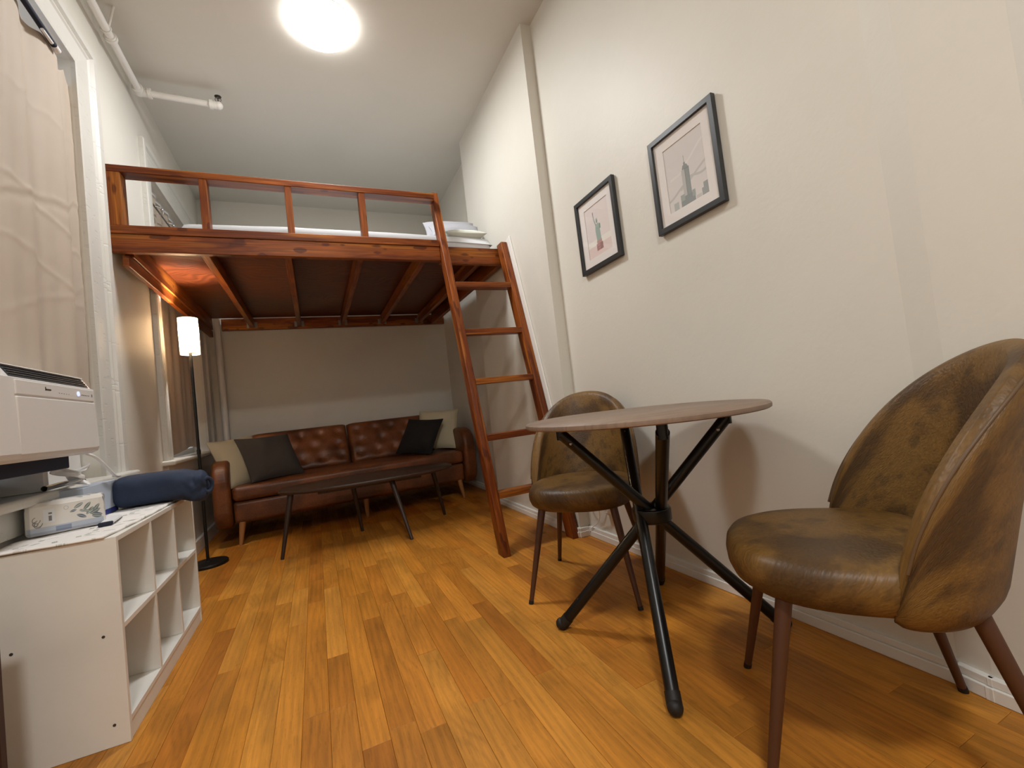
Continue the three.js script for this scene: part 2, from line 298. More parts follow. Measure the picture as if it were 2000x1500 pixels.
// ---------------------------------------------------------------- ceiling lights
function ceilingLight(c, label, power) {
  const R = 0.188, t = thing('ceiling_light', label, 'ceiling light', c);
  mesh('fixture_base', lathe([[0, -0.012], [R - 0.008, -0.012], [R - 0.006, -0.008], [R - 0.006, 0], [0, 0]], 64), M.whitePlastic, t);
  mesh('light_diffuser', lathe([[0, -0.056], [R * 0.5, -0.054], [R * 0.85, -0.047], [R * 0.96, -0.038], [R, -0.024], [R - 0.002, -0.014], [0, -0.0125]].reverse(), 64), std({ color: 0xffffff, roughness: 0.6, emissive: new THREE.Color(1, 0.98, 0.96), emissiveIntensity: power * 0.1 }), t);
  const a = new THREE.RectAreaLight(new THREE.Color(0.97, 0.985, 0.985), power, 0.335, 0.335);
  a.position.set(0, -0.06, 0); a.rotation.x = -Math.PI / 2; a.name = 'ceiling_light_source'; t.add(a);
}
ceilingLight([0.238, CE, -2.69], 'round white flush ceiling light glowing above the room', 106);
ceilingLight([-0.12, CE, 0.85], 'round ceiling light at the entrance end of the room', 142);
// sprinkler pipe near the ceiling
{
  const Y = 3.115, X = -0.845, Z = -3.40, r = 0.0195;
  const t = thing('sprinkler_pipe', 'white painted sprinkler pipe with elbow hung below the ceiling', 'pipe', [X, Y, Z]);
  const pp = M.whitePaint;
  mesh('pipe', rod(V(0, 0, 0.02), V(0, 0, 4.7), r), pp, t);
  mesh('pipe_001', rod(V(0.02, 0, 0), V(0.38, 0, -0.02), r), pp, t);
  mesh('elbow', merge(new THREE.SphereGeometry(r * 1.45, 20, 14), rod(V(0, 0, 0), V(0, 0, 0.045), r * 1.3), rod(V(0, 0, 0), V(0.06, 0, 0), r * 1.3), rod(V(0.045, 0, 0), V(0.062, 0, 0), r * 1.6), rod(V(0, 0, 0.034), V(0, 0, 0.048), r * 1.55), rod(V(-0.03, 0, 0.0), V(0, 0, 0), r * 0.8)), pp, t);
  mesh('coupling', merge(rod(V(0, 0, 0.42), V(0, 0, 0.455), r * 1.35), rod(V(0, 0, 0.43), V(0, 0, 0.445), r * 1.6)), pp, t);
  mesh('end_fitting', merge(rod(V(0.375, 0, -0.02), V(0.395, 0, -0.021), r * 1.55), rod(V(0.39, 0, -0.021), V(0.43, 0, -0.022), r * 1.25), new THREE.SphereGeometry(r * 1.35, 18, 12).translate(0.428, 0, -0.022)), pp, t);
  const sh = mesh('sprinkler_head', merge(rod(V(0.428, 0.015, -0.022), V(0.428, 0.045, -0.022), 0.006), tube([V(0.415, 0.03, -0.022), V(0.41, 0.045, -0.022), V(0.428, 0.062, -0.022)], 0.0025, 12, 6), tube([V(0.441, 0.03, -0.022), V(0.446, 0.045, -0.022), V(0.428, 0.062, -0.022)], 0.0025, 12, 6)), M.steel, t, 'dark metal sprinkler head');
  mesh('deflector', lathe([[0, 0.060], [0.02, 0.062], [0.021, 0.065], [0, 0.066]], 20).translate(0.428, 0, -0.022), M.dark, sh);
  mesh('hanger', merge(rod(V(0.012, 0.01, 0.5), V(0.04, CE - Y, 0.5), 0.006), new THREE.TorusGeometry(r * 1.15, 0.004, 8, 24).translate(0, 0, 0.5)), pp, t);
  mesh('hanger_001', merge(rod(V(0.012, 0.01, 2.2), V(0.04, CE - Y, 2.2), 0.006), new THREE.TorusGeometry(r * 1.15, 0.004, 8, 24).translate(0, 0, 2.2)), pp, t);
}
// riser pipe in the far corner
{
  const t = thing('riser_pipe', 'vertical white riser pipe in the corner beside the sofa', 'pipe', [-0.80, 0, -5.07]);
  mesh('pipe', rod(V(0, 0, 0), V(0, CE, 0), 0.028), M.whitePaint, t);
  mesh('floor_collar', lathe([[0.029, 0.012], [0.05, 0.008], [0.056, 0], [0.029, 0]].reverse(), 28), M.whitePaint, t);
}

// ---------------------------------------------------------------- loft bed
{
  const t = thing('loft_bed', 'reddish brown stained timber loft platform with guard rail above the sofa', 'loft bed', [0, 1.884, -2.90]);
  t.position.set(0, 0, 0);
  const zf = -2.90, zb = -5.12, x0 = WL, x1 = 1.385;
  mesh('front_beam', box2(x0, 0.883, 1.884, 1.982, zf - 0.04, zf, 0.004, 0), M.loft, t);
  mesh('upper_front_beam', box2(x0, 0.883, 1.983, 2.03, zf - 0.045, zf + 0.003, 0.004, 0), M.loft, t);
  mesh('front_beam_001', box2(0.885, 1.397, 1.886, 2.008, zf - 0.095, zf - 0.057, 0.004, 0), M.loft, t);
  mesh('inner_front_beam', box2(x0, 0.883, 1.90, 1.995, zf - 0.085, zf - 0.046, 0.004, 0), M.loft, t);
  mesh('back_beam', box2(-0.765, 1.50, 1.884, 2.0, zb, zb + 0.04, 0.004, 0), M.loft, t);
  mesh('side_beam', box2(WL + 0.033, WL + 0.073, 1.884, 1.995, zb + 0.09, zf - 0.09, 0.004, 2), M.loft, t);
  mesh('side_beam_001', box2(x1 - 0.045, x1 - 0.005, 1.884, 1.995, zb + 0.045, zf - 0.10, 0.004, 2), M.loft, t);
  mesh('ledger', box2(WL + 0.033, WL + 0.063, 1.82, 1.882, zb + 0.045, zf - 0.045, 0.004, 2), M.loft, t);
  for (const [i, x] of [-0.50, -0.068, 0.362, 0.78, 1.2].entries()) {
    const j = mesh(i ? `joist_00${i}` : 'joist', box2(x - 0.02, x + 0.02, 1.905, 1.994, zb + 0.043, zf - 0.096, 0.003, 2), M.loft, t);
    for (const s of [-1, 1]) mesh(s < 0 ? 'joist_hanger' : 'joist_hanger_001', merge(box2(x + s * 0.0215 - 0.0015, x + s * 0.0215 + 0.0015, 1.902, 1.97, zb + 0.045, zb + 0.09, 0), box2(x + s * 0.034 - 0.012, x + s * 0.034 + 0.012, 1.902, 1.96, zb + 0.0415, zb + 0.0445, 0)), M.steel, j, 'small metal joist hanger');
  }
  mesh('deck', box2(x0 + 0.02, 1.375, 1.996, 2.012, zb + 0.09, zf - 0.10, 0.001, 0), M.ply, t, 'varnished plywood deck');
  // guard rail
  for (const [i, x] of [-0.866, -0.468, -0.033, 0.398].entries()) mesh(i ? `post_00${i}` : 'post', box2(x - (i ? 0.019 : 0.032), x + (i ? 0.019 : 0.03), 2.03, 2.322, zf - 0.085, zf - 0.002, 0.003, 1), M.loft, t);
  mesh('top_rail', box2(x0 + 0.002, 0.883, 2.322, 2.36, zf - 0.09, zf, 0.004, 0), M.loft, t);
}
// ladder leaning on the loft
{
  const t = thing('ladder', 'reddish brown wooden ladder with five rungs leaning on the loft', 'ladder');
  const zAt = (y) => -2.335 - 0.265 * y, D = 0.085;
  const rail = (x, top) => {        // a sheared post: level cuts, following the lean
    let b = uvBox(new RoundedBoxGeometry(0.046, top, D, 2, 0.004), 1, rnd() * 5, rnd() * 5); b.translate(x, top / 2, -D / 2);
    const p = b.attributes.position; for (let i = 0; i < p.count; i++) p.setZ(i, p.getZ(i) + zAt(p.getY(i)));
    b.computeVertexNormals(); return toCreasedNormals(b, 0.5);
  };
  mesh('rail', rail(0.908, 2.405), M.loft, t);
  mesh('rail_001', rail(1.362, 2.03), M.loft, t);
  for (const [i, y] of [0.325, 0.66, 1.013, 1.346, 1.685].entries()) mesh(i ? `rung_00${i}` : 'rung', box2(0.932, 1.341, y - 0.019, y + 0.019, zAt(y) - D + 0.004, zAt(y) - 0.004, 0.004, 0), M.loft, t);
}
// white painted strip on the pier, slanting down behind the ladder
{
  const a = V(1.393, 2.05, -2.873), b = V(1.393, 0.42, -2.446), L = a.distanceTo(b);
  const g = new RoundedBoxGeometry(0.012, L, 0.088, 2, 0.003); g.rotateX(Math.atan2(b.z - a.z, b.y - a.y)); g.translate((a.x + b.x) / 2, (a.y + b.y) / 2, (a.z + b.z) / 2);
  solo('wall_strip', g, M.whitePaint, 'white painted wooden strip slanting down the wall behind the ladder', 'strip');
}
// mattress and pillows on the loft
function slab(w, h, d, r, crown = 0.02, nx = 26, nz = 26) {
  const g = new RoundedBoxGeometry(w, h, d, 5, r), p = g.attributes.position;
  for (let i = 0; i < p.count; i++) if (p.getY(i) > 0) { const a = clamp(1 - Math.pow(Math.abs(p.getX(i)) / (w / 2), 3)), b = clamp(1 - Math.pow(Math.abs(p.getZ(i)) / (d / 2), 3)); p.setY(i, p.getY(i) + crown * a * b); }
  g.computeVertexNormals(); const n = toCreasedNormals(g, 1.2); return uvBox(n, 0);
}
{
  const t = thing('mattress', 'mattress with pale grey striped sheet on the loft', 'mattress', [0.36, 2.012, -4.04]);
  const wr = (u, v) => V(lerp(-1.0, 1.0, u), 0.118 + 0.006 * fbm(u, v, 6, 8, 3) + 0.012 * (1 - Math.pow(2 * Math.abs(u - 0.5), 6)), lerp(1.0, -1.0, v));
  mesh('mattress_body', slab(1.96, 0.11, 1.98, 0.045, 0.0).translate(0, 0.055, 0), M.sheet, t);
  // top sheet with rounded ends falling over the edge
  mesh('bed_sheet', sheet((u, v) => {
    const a = lerp(-1, 1, u), b = lerp(-1, 1, v), fx = clamp((Math.abs(a) - 0.93) / 0.07), fz = clamp((Math.abs(b) - 0.94) / 0.06);
    const drop = Math.max(fx, fz); return V(Math.sign(a) * Math.min(Math.abs(a), 0.99) * 0.995, 0.122 + 0.010 * (fbm(u, v, 7, 9, 3) - 0.5) + 0.01 * (1 - a * a) - 0.06 * drop * drop, -Math.sign(b) * Math.min(Math.abs(b), 0.99) * 1.005);
  }, 60, 60, 0.004, 2, 2), M.sheet, t);
}
// soft square pillow, standing in the xy plane
function pillowGeo(w, h, t, seed = 1, pinch = 0.08) {
  const n = 22, f = (s) => (u, v) => {
    const a = 2 * u - 1, b = 2 * v - 1, px = a * (w / 2) * (1 - pinch * (1 - Math.abs(a)) * 0 - pinch * (1 - b * b) * -0.0) , py = b * (h / 2);
    const inx = 1 - pinch * Math.pow(1 - b * b, 1) * 0.7, iny = 1 - pinch * (1 - a * a) * 0.7;
    const pr = Math.pow(clamp(1 - Math.pow(Math.abs(a), 2.6)), 0.55) * Math.pow(clamp(1 - Math.pow(Math.abs(b), 2.6)), 0.55);
    const wr = 1 + 0.22 * (fbm(u + seed * 0.13, v + seed * 0.37, 5, 5, 3) - 0.5);
    return V(px * inx, py * iny, s * (0.004 + t / 2 * pr * wr));
  };
  const mk = (s) => { const fn = f(s), pos = [], uv = [], idx = []; for (let j = 0; j <= n; j++) for (let i = 0; i <= n; i++) { const p = fn(i / n, j / n); pos.push(p.x, p.y, p.z); uv.push(i / n * w * 3, j / n * h * 3); } for (let j = 0; j < n; j++) for (let i = 0; i < n; i++) { const A = j * (n + 1) + i, B = A + 1, C = A + n + 2, D = A + n + 1; s > 0 ? idx.push(A, B, C, A, C, D) : idx.push(A, C, B, A, D, C); } return { pos, uv, idx }; };
  const A = mk(1), B = mk(-1), off = A.pos.length / 3, idx = [...A.idx, ...B.idx.map((k) => k + off)];
  const at = (i, j) => j * (n + 1) + i;
  for (let i = 0; i < n; i++) { idx.push(at(i + 1, 0), at(i, 0), at(i, 0) + off, at(i + 1, 0), at(i, 0) + off, at(i + 1, 0) + off); idx.push(at(i, n), at(i + 1, n), at(i + 1, n) + off, at(i, n), at(i + 1, n) + off, at(i, n) + off); idx.push(at(0, i), at(0, i + 1), at(0, i + 1) + off, at(0, i), at(0, i + 1) + off, at(0, i) + off); idx.push(at(n, i + 1), at(n, i), at(n, i) + off, at(n, i + 1), at(n, i) + off, at(n, i + 1) + off); }
  const g = new THREE.BufferGeometry(); g.setAttribute('position', new THREE.Float32BufferAttribute([...A.pos, ...B.pos], 3)); g.setAttribute('uv', new THREE.Float32BufferAttribute([...A.uv, ...B.uv], 2)); g.setIndex(idx); g.computeVertexNormals(); return g;
}
function pillow(name, w, h, t, m, label, at, rot, seed, cat = 'pillow') {
  const o = solo(name, pillowGeo(w, h, t, seed), m, label, cat); o.rotation.order = 'YXZ'; o.rotation.set(...rot); o.position.set(...at); return o;
}
{
  const o = thing('bed_pillow', 'light grey pillow propped up on the loft bed', 'pillow', [1.13, 2.285, -3.36]);
  o.rotation.set(-0.5, -0.08, -0.03);
  mesh('pillow_body', pillowGeo(0.42, 0.22, 0.12, 3), M.greyPillow, o);
  mesh('pillow_back', pillowGeo(0.40, 0.15, 0.09, 5).rotateX(-0.2).translate(0.02, -0.06, 0.055), M.darkPillow, o);
}
pillow('bed_pillow', 0.32, 0.22, 0.07, M.palePillow, 'plump pale white pillow lying in front of the grey pillow on the loft', [1.15, 2.168, -3.15], [-1.45, -0.05, 0], 8);

// ---------------------------------------------------------------- curtains
{
  const t = thing('curtain', 'taupe blackout curtain hanging in the window above the air conditioner', 'curtain', [-0.885, 0.8, -2.1]);
  const Z0 = -2.598, Z1 = -1.662;
  const f = (u, v) => {
    const z = lerp(Z0, Z1, u), top = 2.53 + 0.06 * smooth(0.2, 0.06, u) - 0.03 * smooth(0.06, 0, u) + 0.01 * Math.sin(u * 40), y = lerp(1.132, top, v);
    const amp = 0.010 + 0.004 * v;
    let x = -0.868 + amp * Math.sin(u * 21 + 1.2 + 0.5 * Math.sin(v * 3)) + 0.004 * Math.sin(u * 47 + v * 2.2);
    x -= 0.03 * smooth(0.24, 0.19, u) + 0.03 * smooth(0.10, 0.0, u);
    x += 0.006 * (fbm(u, v, 5, 7, 3) - 0.5);
    const crease = (c, s, w) => { const d = v - c - s * u + 0.01 * Math.sin(u * 9); return Math.exp(-d * d / (w * w)); };
    x += 0.0023 * crease(0.42, 0.10, 0.008) + 0.0019 * crease(0.60, -0.22, 0.007) - 0.0019 * crease(0.58, -0.22, 0.01) + 0.0019 * crease(0.25, 0.12, 0.009) + 0.0015 * crease(0.8, -0.1, 0.008) + 0.0015 * crease(0.33, -0.25, 0.008);
    return V(x + 0.885, y - 0.8, z + 2.1);
  };
  mesh('curtain_panel', sheet(f, 150, 150, 0.003, 1, 2), M.curtain, t);
  mesh('curtain_hem', sheet((u, v) => { const p = f(u, 0.0); return V(p.x + 0.003, lerp(0.328, 0.36, v), p.z); }, 60, 2, 0.002), M.curtain, t);
}
{
  const t = thing('curtain_rod', 'dark curtain rod with pale end cap above the taupe curtain', 'curtain rod', [-0.842, 2.55, -2.0]);
  mesh('rod', rod(V(0, 0.005, 0.38), V(0, -0.02, -0.30), 0.011), M.navyFoam, t);
  mesh('end_cap', merge(rod(V(0, -0.02, -0.295), V(0, -0.022, -0.325), 0.012), rod(V(0.004, -0.03, -0.27), V(0.004, -0.032, -0.20), 0.006)), M.whitePlastic, t, 'pale plastic end cap');
  mesh('bracket', merge(rod(V(0, 0, 0.33), V(-0.045, 0, 0.33), 0.006), box(0.006, 0.06, 0.03, -0.045, 0, 0.33)), M.navyFoam, t);
}
{
  const t = thing('curtain', 'thin beige grey curtain hanging in the window behind the floor lamp', 'curtain', [-0.955, 0.75, -4.2]);
  const f = (u, v) => {
    const z = lerp(-4.725, -3.668, u) + 0.012 * (1 - v) * u, y = lerp(0.775 + 0.02 * Math.sin(u * 6) , 2.68, v);
    const x = 0.006 * Math.sin(u * 17 + 0.6) + 0.007 * Math.sin(u * 44 + v) * (0.4 + 0.6 * v) - 0.01 * smooth(0.2, 0, v) * Math.sin(u * 9) + 0.004 * (fbm(u, v, 6, 6, 3) - 0.5);
    return V(x, y - 0.75, z + 4.2);
  };
  mesh('curtain_panel', sheet(f, 120, 60, 0.003, 1, 2), M.curtainFar, t);
  const r = thing('curtain_rod', 'thin metal curtain rod with hooks in the window above the loft', 'curtain rod', [-0.915, 2.545, -4.2]);
  mesh('rod', rod(V(0, 0, -0.5), V(0, 0, 0.53), 0.006), M.steel, r);
  for (const [i, z] of [0.36, 0.08].entries()) mesh(i ? 'hook_001' : 'hook', merge(tube([V(0.0, 0.012, z), V(0.03, 0.0, z - 0.008), V(0.036, -0.03, z - 0.016), V(0.02, -0.045, z - 0.02)], 0.006, 20, 8), new THREE.SphereGeometry(0.012, 14, 10).translate(0.034, -0.006, z - 0.01)), M.chrome, r, 'shiny metal hook');
}

// ---------------------------------------------------------------- air conditioner in the window
{
  const xf = -0.735, zr = -2.115, zl = -1.50, yb = 0.853, yt = 1.083;
  const t = thing('air_conditioner', 'white window air conditioner with dark top vent and lit round display', 'air conditioner', [-0.85, yb, (zr + zl) / 2]);
  t.position.set(0, 0, 0);
  // body: side profile extruded along z
  const s = new THREE.Shape(); [[-1.06, yb], [xf - 0.02, yb], [xf - 0.004, yb + 0.008], [xf, yb + 0.02], [xf - 0.006, yt - 0.004], [xf - 0.014, yt], [xf - 0.036, yt + 0.036], [xf - 0.05, yt + 0.041], [-1.06, yt + 0.041]].forEach(([x, y], i) => i ? s.lineTo(x, y) : s.moveTo(x, y)); s.closePath();
  let g = new THREE.ExtrudeGeometry(s, { depth: zl - zr, bevelEnabled: true, bevelSize: 0.004, bevelThickness: 0.004, bevelSegments: 2 }); g.translate(0, 0, zr);
  mesh('body', uvBox(g, 2), M.plastic, t);
  mesh('front_panel', box2(xf - 0.008, xf + 0.004, yb + 0.014, yt - 0.052, zr + 0.012, zl - 0.14, 0.004), M.plastic, t);
  mesh('control_panel', box2(xf - 0.008, xf + 0.0025, yt - 0.048, yt - 0.006, zr + 0.012, zl - 0.14, 0.003), M.plastic, t);
  // vent: dark sloping outlet with louvre blades above the front edge
  const slope = (off, h0, h1, z0, z1) => { const a = [xf - 0.014, yt], b = [xf - 0.036, yt + 0.036], n = [0.853, 0.521], P = (t, o) => new THREE.Vector2(lerp(a[0], b[0], t) + n[0] * o, lerp(a[1], b[1], t) + n[1] * o); return new THREE.ExtrudeGeometry(new THREE.Shape([P(h0, 0), P(h0, off), P(h1, off), P(h1, 0)]), { depth: z1 - z0, bevelEnabled: false }).translate(0, 0, z0); };
  const v = mesh('vent', slope(0.0065, 0.04, 0.94, zr + 0.02, zl - 0.14), M.darkPlastic, t, 'dark grey air outlet');
  for (let i = 0; i < 4; i++) mesh(i ? `louvre_00${i}` : 'louvre', slope(0.009, 0.18 + i * 0.21, 0.2 + i * 0.21, zr + 0.022, zl - 0.142), M.darkPlastic, v);
  mesh('flap', slope(0.0095, 0.95, 1.02, zr + 0.012, zl - 0.13), M.whitePlastic, t);
  mesh('led_display', new THREE.CylinderGeometry(0.0085, 0.0085, 0.002, 28).rotateZ(Math.PI / 2).translate(xf + 0.0035, yt - 0.026, -1.985), std({ color: 0x8890c8, emissive: new THREE.Color(0.62, 0.68, 1.0), emissiveIntensity: 1.1 }), t, 'glowing bluish white round display');
  // small printed marks
  const mk = (y0, y1, z0, z1) => box2(xf + 0.002, xf + 0.0031, y0, y1, z0, z1, 0);
  mesh('logo', merge(mk(yt - 0.027, yt - 0.0225, -1.815, -1.785), mk(yt - 0.028, yt - 0.017, -1.787, -1.783)), M.dark, t, 'small dark maker mark');
  [-1.86, -1.875, -1.89, -1.905, -1.92].forEach((z, i) => mesh(i ? `button_mark_00${i}` : 'button_mark', mk(yt - 0.032, yt - 0.0305, z - 0.004, z), M.dark, t));
  [-2.01, -2.022, -2.034, -2.046, -2.058].forEach((z, i) => mesh(`button_mark_0${String(i + 5).padStart(2, '0')}`, mk(yt - 0.030, yt - 0.027, z - 0.005, z), M.dark, t));
  mesh('indicator_mark', mk(yt - 0.032, yt - 0.022, -2.088, -2.084), M.dark, t);
  mesh('base_pan', box2(-1.06, xf - 0.05, yb - 0.045, yb - 0.001, -2.03, zl - 0.05, 0.004).translate(0, 0, 0), M.navyFoam, t, 'dark navy foam strip under the unit');
  mesh('support_foot', box2(-1.05, -0.86, 0.738, yb - 0.002, -2.075, -2.045, 0.003), M.whitePaint, t);
  mesh('support_foot_001', box2(-1.05, -0.86, 0.738, yb - 0.046, -1.62, -1.59, 0.003), M.whitePaint, t);
}
// window filler panel beside the unit
solo('window_filler_panel', box2(-0.985, -0.965, 0.738, 1.2, -2.595, -2.125, 0.003), M.plastic, 'grey white filler panel between air conditioner and window casing', 'panel');
// crumpled white tape and plastic on the sill
{
  const g = sheet((u, v) => V(-0.80 + 0.03 * Math.sin(v * 5 + u * 3) + 0.025 * (fbm(u, v, 4, 4, 2) - 0.5), lerp(0.748, 0.80, v) + 0.012 * Math.sin(u * 9), lerp(-2.05, -2.16, u) + 0.05 * (1 - v) * (u - 0.3) + 0.03 * (fbm(u + 0.4, v, 5, 5, 2) - 0.5)), 30, 30, 0.003);
  solo('crumpled_paper', g, M.whitePlastic, 'crumpled white plastic tucked under the air conditioner on the sill', 'paper');
}
solo('power_cord', tube([V(-0.775, 0.85, -2.125), V(-0.755, 0.835, -2.135), V(-0.745, 0.79, -2.20), V(-0.745, 0.75, -2.27), V(-0.76, 0.742, -2.36), V(-0.80, 0.741, -2.42)], 0.005, 50, 8), M.whitePlastic, 'white power cord dropping from the air conditioner', 'cord');
solo('grey_hose', tube([V(-0.862, 0.748, -2.28), V(-0.85, 0.75, -2.20), V(-0.838, 0.752, -2.10), V(-0.842, 0.75, -2.0)], 0.009, 24, 12), M.steel, 'short grey tube lying on the window sill edge', 'tube');

// ---------------------------------------------------------------- white cubby shelf
const CX0 = -0.872, CX1 = -0.572, CZ0 = -2.60, CZ1 = -1.715, CH = 0.596, T = 0.016;
{
  const t = thing('cubby_shelf', 'white six cubby shelf unit standing below the window', 'shelf', [-0.72, 0, -2.15]);
  t.position.set(0, 0, 0);
  mesh('side_panel', box2(CX0, CX1, 0, CH, CZ1 - T, CZ1, 0.0015), M.laminate, t);
  mesh('side_panel_001', box2(CX0, CX1, 0, CH, CZ0, CZ0 + T, 0.0015), M.laminate, t);
  const za = CZ0 + T, zb = CZ1 - T;
  mesh('top_panel', box2(CX0, CX1, CH - T, CH, za, zb, 0.0015), M.laminate, t);
  mesh('shelf_board', box2(CX0, CX1, 0.322, 0.322 + T, za, zb, 0.0015), M.laminate, t);
  mesh('bottom_board', box2(CX0, CX1, 0.052, 0.052 + T, za, zb, 0.0015), M.laminate, t);
  mesh('kick_board', box2(CX1 - 0.014, CX1 - 0.002, 0, 0.052, za, zb, 0.0015), M.laminate, t);
  mesh('back_panel', box2(CX0, CX0 + 0.005, 0.052, CH, za, zb, 0), M.laminate, t);
  const w = (zb - za) / 3;
  let k = 0; for (const [y0, y1] of [[0.068, 0.322], [0.338, CH - T]]) for (const i of [1, 2]) { const z = za + w * i; mesh(k ? `divider_00${k}` : 'divider', box2(CX0 + 0.005, CX1, y0, y1, z - T / 2, z + T / 2, 0.0015), M.laminate, t); k++; }
  const holes = [[-0.617, 0.315], [-0.607, 0.06], [-0.812, 0.33]];
  holes.forEach(([x, y], i) => mesh(i ? `screw_cap_00${i}` : 'screw_cap', new THREE.CylinderGeometry(0.004, 0.004, 0.002, 14).rotateX(Math.PI / 2).translate(x, y, CZ1 + 0.0002), M.dark, t, 'small dark screw hole'));
}
// leaf printed cloth on the shelf
{
  const cv = document.createElement('canvas'); cv.width = 512; cv.height = 1024; const c = cv.getContext('2d');
  c.fillStyle = '#ece7e2'; c.fillRect(0, 0, 512, 1024); const r = mulberry(5);
  for (let i = 0; i < 46; i++) {
    const x = r() * 512, y = r() * 1024, a = r() * 6.28; c.save(); c.translate(x, y); c.rotate(a); c.strokeStyle = c.fillStyle = ['#8f9488', '#a9aca4', '#7d8479', '#b9b3a9'][i % 4]; c.lineWidth = 2.5;
    c.beginPath(); c.moveTo(0, 0); c.lineTo(60, 0); c.stroke();
    for (let k = 0; k < 6; k++) for (const s of [-1, 1]) { c.beginPath(); c.ellipse(8 + k * 9, s * 7, 7, 3, s * 0.9, 0, 6.3); c.fill(); }
    c.restore();
  }
  const ct = new THREE.CanvasTexture(cv); ct.colorSpace = THREE.SRGBColorSpace; ct.wrapS = ct.wrapT = THREE.RepeatWrapping; ct.magFilter = THREE.LinearFilter;
  const m = std({ map: ct, roughness: 0.8, bumpMap: rep(weave, 10, 30), bumpScale: 0.0004 });
  const g = sheet((u, v) => { const x = lerp(CX0 + 0.004, CX1 - 0.026, u), z = lerp(CZ1 + 0.007, CZ0 + 0.05, v); return V(x + 0.018 * smooth(0.7, 1, u) * Math.sin(v * 3.1), CH + 0.0055 + 0.0012 * Math.sin(v * 40 + u * 6), z); }, 20, 60, 0.007, 1, 2.4);
  solo('table_runner', g, m, 'white cloth runner with grey leaf print covering the shelf top', 'cloth');
}
const TY = CH + 0.0105;
// tissue multipack
{
  const cv = document.createElement('canvas'); cv.width = 512; cv.height = 256; const c = cv.getContext('2d'); const r = mulberry(31);
  c.fillStyle = '#dcd8d2'; c.fillRect(0, 0, 512, 256);
  const leaf = (x, y, s, a, col) => { c.save(); c.translate(x, y); c.rotate(a); c.fillStyle = col; c.beginPath(); c.moveTo(0, 0); c.quadraticCurveTo(s * 0.5, -s * 0.35, s, 0); c.quadraticCurveTo(s * 0.5, s * 0.35, 0, 0); c.fill(); c.strokeStyle = '#eef0ee'; c.lineWidth = 2; c.beginPath(); c.moveTo(0, 0); c.lineTo(s, 0); c.stroke(); c.restore(); };
  c.fillStyle = '#b4bccb'; c.fillRect(0, 190, 512, 66); c.fillStyle = '#dfe2e6'; c.fillRect(118, 60, 70, 100);
  for (let i = 0; i < 14; i++) leaf(280 + r() * 160, 70 + r() * 100, 50 + r() * 40, -0.9 + r() * 1.4, ['#6f7a76', '#87908d', '#5f6a78'][i % 3]);
  for (let i = 0; i < 5; i++) { c.strokeStyle = '#807c7a'; c.lineWidth = 5; c.beginPath(); c.arc(60 + r() * 30, 110 + r() * 60, 10 + r() * 16, 0, 4.5); c.stroke(); }
  c.fillStyle = '#8590a6'; c.fillRect(190, 200, 100, 38); c.fillStyle = '#7a7a7c'; c.fillRect(150, 85, 22, 14); c.fillRect(150, 110, 20, 40); c.strokeStyle = '#a8aaa8'; c.lineWidth = 3; c.beginPath(); c.arc(262, 70, 14, 0, 6.3); c.stroke();
  const ct = new THREE.CanvasTexture(cv); ct.colorSpace = THREE.SRGBColorSpace; ct.magFilter = THREE.LinearFilter; ct.wrapS = ct.wrapT = THREE.RepeatWrapping;
  const t = thing('tissue_pack', 'wrapped white tissue pack with grey leaf print on the shelf', 'tissue pack', [-0.776, TY, -1.965]);
  t.rotation.y = 0.3;
  let g = new RoundedBoxGeometry(0.185, 0.105, 0.075, 5, 0.014); const p = g.attributes.position; for (let i = 0; i < p.count; i++) { const n = fbm(p.getX(i) * 3 + 0.5, p.getY(i) * 3 + p.getZ(i) * 2 + 0.5, 9, 9, 2) - 0.5; p.setXYZ(i, p.getX(i) * (1 + 0.03 * n), p.getY(i) * (1 + 0.06 * n), p.getZ(i) * (1 + 0.05 * n)); }
  g = uvBox(g, 0); const uv = g.attributes.uv; for (let i = 0; i < uv.count; i++) uv.setXY(i, (uv.getX(i) + 0.0925) / 0.185, (uv.getY(i) + 0.0525) / 0.105); g.computeVertexNormals(); g = toCreasedNormals(g, 0.9); g.translate(0, 0.0535, 0);
  mesh('wrapper', g, phys({ map: ct, roughness: 0.4, clearcoat: 0.4, clearcoatRoughness: 0.2 }), t);
}
// pale blue carton
{
  const t = thing('carton', 'pale blue grey carton with dark blue base behind the tissue pack', 'box', [-0.812, TY, -2.19]);
  mesh('carton_body', box(0.10, 0.105, 0.28, 0, 0.072, 0, 0.002), std({ color: 0xb4bdcb, roughness: 0.6 }), t);
  mesh('carton_base', box(0.102, 0.019, 0.282, 0, 0.0098, 0, 0.002), std({ color: 0x2a3576, roughness: 0.5 }), t, 'dark blue printed edge');
}
// remote control
{
  const t = thing('remote_control', 'white remote control with dark end lying on the leaf cloth', 'remote control', [-0.668, TY, -1.975], 0.14);
  mesh('remote_body', box(0.036, 0.012, 0.15, 0, 0.007, 0, 0.004), M.whitePlastic, t);
  mesh('remote_end', box(0.037, 0.013, 0.018, 0, 0.007, 0.072, 0.004), M.navyFoam, t, 'dark navy end');
  mesh('remote_edge', box(0.0372, 0.003, 0.13, 0, 0.004, -0.008, 0.001), M.darkPlastic, t);
}
